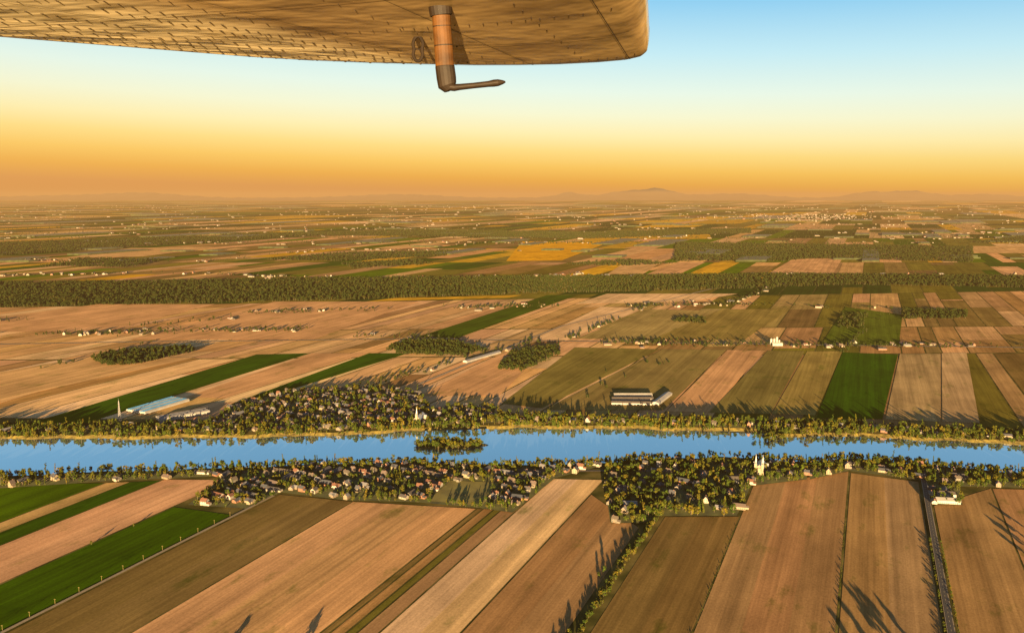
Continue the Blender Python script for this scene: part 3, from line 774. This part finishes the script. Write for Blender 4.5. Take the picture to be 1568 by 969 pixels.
for s in (.03, .19, .37):
    for c in np.arange(.08, .98, .022): rivet(under(s, c), .0024)
for c in (.2, .4):
    for s in np.arange(.02, .8, .022): rivet(under(s, c), .0024)
o = rv.obj('rivets', [DARK]); o.parent = wing
sm = MB()
def seam(pts, w=.004):
    for a_, c_ in zip(pts[:-1], pts[1:]):
        d = (c_-a_).normalized(); nn = Vector((-d.y, d.x, 0))*w/2; dz = Vector((0, 0, -.0015))
        sm.face([a_+nn+dz, c_+nn+dz, c_-nn+dz, a_-nn+dz])
for c in (.10, .34, .53, .70, .88): seam([under(s, c) for s in np.linspace(.01, .95, 60)], .003)
for s in (.012, .11, .29, .48): seam([under(s, c) for c in np.linspace(.07, .99, 60)], .003)
o = sm.obj('skin_seams', [DARK]); o.parent = wing
MAST = plain('anodised_mast', (.050, .021, .004), .6, .5, 25, 0); TIPM = plain('pitot_dark', (.010, .006, .003), .6, .4, 40, 0)
for mm in (MAST, TIPM): mm.node_tree.nodes['Principled BSDF'].inputs['Specular IOR Level'].default_value = .15
Yb = wp(673, 12).y
def at(px, py, Y): x, y, w = ray(px, py); return Vector((x/y*Y, Y, H+w/y*Y))
pt = MB()
def oval_tube(path, rads, mats, k=18, flat=.5):
    rings = []
    for i, p in enumerate(path):
        d = (path[min(i+1, len(path)-1)]-path[max(i-1, 0)]).normalized(); fy = Vector((0, 1, 0)); sx = d.cross(fy).normalized(); fy = sx.cross(d)
        rings.append([p+sx*rads[i]*math.cos(2*math.pi*j/k)+fy*rads[i]*flat*math.sin(2*math.pi*j/k) for j in range(k)])
    for i in range(len(path)-1):
        for j in range(k): pt.face([rings[i][j], rings[i][(j+1) % k], rings[i+1][(j+1) % k], rings[i+1][j]], mats[i])
    pt.face(rings[0], mats[0]); pt.face(rings[-1], mats[-1])
px_m = Yb/F*1.0
mastpx = [(672, -6, 17, 1), (674, 12, 17, 1), (675.5, 24, 16.5, 1), (675.6, 24.5, 13.5, 0), (676.5, 40, 13.5, 1), (676.6, 41.5, 13.5, 0), (678.8, 69, 13.5, 1), (679, 71, 13.8, 0), (681, 101, 13.8, 1), (681.2, 102, 14.3, 1), (683.5, 120, 14.5, 1), (685, 131, 14, 1), (689, 137, 9, 1), (690, 139, 4, 1)]
oval_tube([at(a_, b_, Yb) for a_, b_, _, _ in mastpx], [r_*px_m for _, _, r_, _ in mastpx], [q_ for *_, q_ in mastpx])
prb = [(682, 133, 5.5, 1), (696, 134.5, 5.3, 1), (704, 133.6, 4.6, 1), (725, 131.5, 4.2, 1), (748, 129, 4.4, 1), (756, 127.8, 5.2, 1), (763, 127, 5, 1), (770, 126.2, 3, 1), (774, 125.8, 1.2, 1)]
oval_tube([at(a_, b_, Yb) for a_, b_, _, _ in prb], [r_*px_m for _, _, r_, _ in prb], [1]*len(prb), flat=1.0)
me = pt.mesh('pitot_tube', [MAST, TIPM])
me.polygons.foreach_set('use_smooth', [True]*len(me.polygons))
o = bpy.data.objects.new('pitot_tube', me); scene.collection.objects.link(o); o.parent = wing
Yr = wp(640, 57).y; pt = MB()
ringpx = []
for t in np.linspace(0, 2*math.pi, 33):
    yy = 75+19*math.sin(t); ww = 8.5-2.6*math.exp(-((yy-76)/5)**2)
    ringpx.append(at(640+ww*math.cos(t), yy, Yr))
oval_tube(ringpx, [2.4*Yr/F]*33, [1]*33, 8, 1.0)
o = pt.obj('tie_down_ring', [TIPM, TIPM]); o.parent = wing

# ---------------------------------------------------------------- haze layer (absorbing slab, its own emission stands in for scattered sunlight)
hz_m = bpy.data.materials.new('haze'); hz_m.use_nodes = True; n = hz_m.node_tree.nodes; l = hz_m.node_tree.links; n.clear()
SIG = 1/54000.0
ab = n.new('ShaderNodeVolumeAbsorption'); ab.inputs['Color'].default_value = (0, 0, 0, 1); ab.inputs['Density'].default_value = SIG
em = n.new('ShaderNodeEmission'); em.inputs['Color'].default_value = (.76, .37, .11, 1); em.inputs['Strength'].default_value = SIG
ad = n.new('ShaderNodeAddShader'); ou = n.new('ShaderNodeOutputMaterial')
l.new(ab.outputs[0], ad.inputs[0]); l.new(em.outputs[0], ad.inputs[1]); l.new(ad.outputs[0], ou.inputs['Volume'])
b = MB(); b.box(0, 0, -50, 240000, 240000, 750); b.obj('emissive_haze_layer', [hz_m])

# ---------------------------------------------------------------- sky, sun
SUN_EL = R(5.4); AZ = R(3.6)
w = bpy.data.worlds.new('World'); scene.world = w; w.use_nodes = True; n = w.node_tree.nodes; l = w.node_tree.links; n.clear()
sky = n.new('ShaderNodeTexSky'); sky.sky_type = 'NISHITA'; sky.sun_disc = False; sky.sun_elevation = SUN_EL; sky.sun_rotation = math.pi+AZ; sky.altitude = 500; sky.dust_density = 3
b1 = n.new('ShaderNodeBackground'); b1.inputs[1].default_value = .05; l.new(sky.outputs[0], b1.inputs[0])
tc = n.new('ShaderNodeTexCoord'); dt = n.new('ShaderNodeVectorMath'); dt.operation = 'DOT_PRODUCT'; dt.inputs[1].default_value = (.035, 0, 1); l.new(tc.outputs['Generated'], dt.inputs[0])
cr = n.new('ShaderNodeValToRGB'); el = cr.color_ramp.elements
stops = [(0, (222, 152, 80)), (.018, (236, 168, 66)), (.036, (246, 192, 84)), (.055, (248, 212, 120)), (.074, (247, 228, 164)), (.098, (238, 236, 200)), (.125, (222, 236, 222)), (.17, (182, 222, 234)), (.225, (122, 192, 230)), (.31, (104, 170, 206)), (.5, (44, 78, 116)), (1, (24, 40, 64))]
while len(el) < len(stops): el.new(.5)
for i, (p_, c_) in enumerate(stops): el[i].position = p_; el[i].color = s2l(*c_)
l.new(dt.outputs['Value'], cr.inputs[0])
b2 = n.new('ShaderNodeBackground'); b2.inputs[1].default_value = .95; l.new(cr.outputs[0], b2.inputs[0])
ad = n.new('ShaderNodeAddShader'); ou = n.new('ShaderNodeOutputWorld'); l.new(b1.outputs[0], ad.inputs[0]); l.new(b2.outputs[0], ad.inputs[1]); l.new(ad.outputs[0], ou.inputs[0])
sd = bpy.data.lights.new('sun', 'SUN'); sd.energy = 32; sd.angle = R(.5); sd.color = (1, .66, .31)
so = bpy.data.objects.new('sun', sd); scene.collection.objects.link(so)
so.rotation_euler = Vector((math.sin(AZ)*math.cos(SUN_EL), math.cos(AZ)*math.cos(SUN_EL), -math.sin(SUN_EL))).to_track_quat('-Z', 'Y').to_euler()
so.location = (0, -50, 600)
# camera
cd = bpy.data.cameras.new('camera'); cd.sensor_width = 36; cd.lens = 36*F/1568; cd.clip_start = .05; cd.clip_end = 400000
co = bpy.data.objects.new('camera', cd); scene.collection.objects.link(co); co.location = (0, 0, H); co.rotation_euler = (math.pi/2-P, 0, 0)
scene.camera = co
scene.view_settings.view_transform = 'Standard'; scene.view_settings.look = 'None'; scene.view_settings.exposure = 0
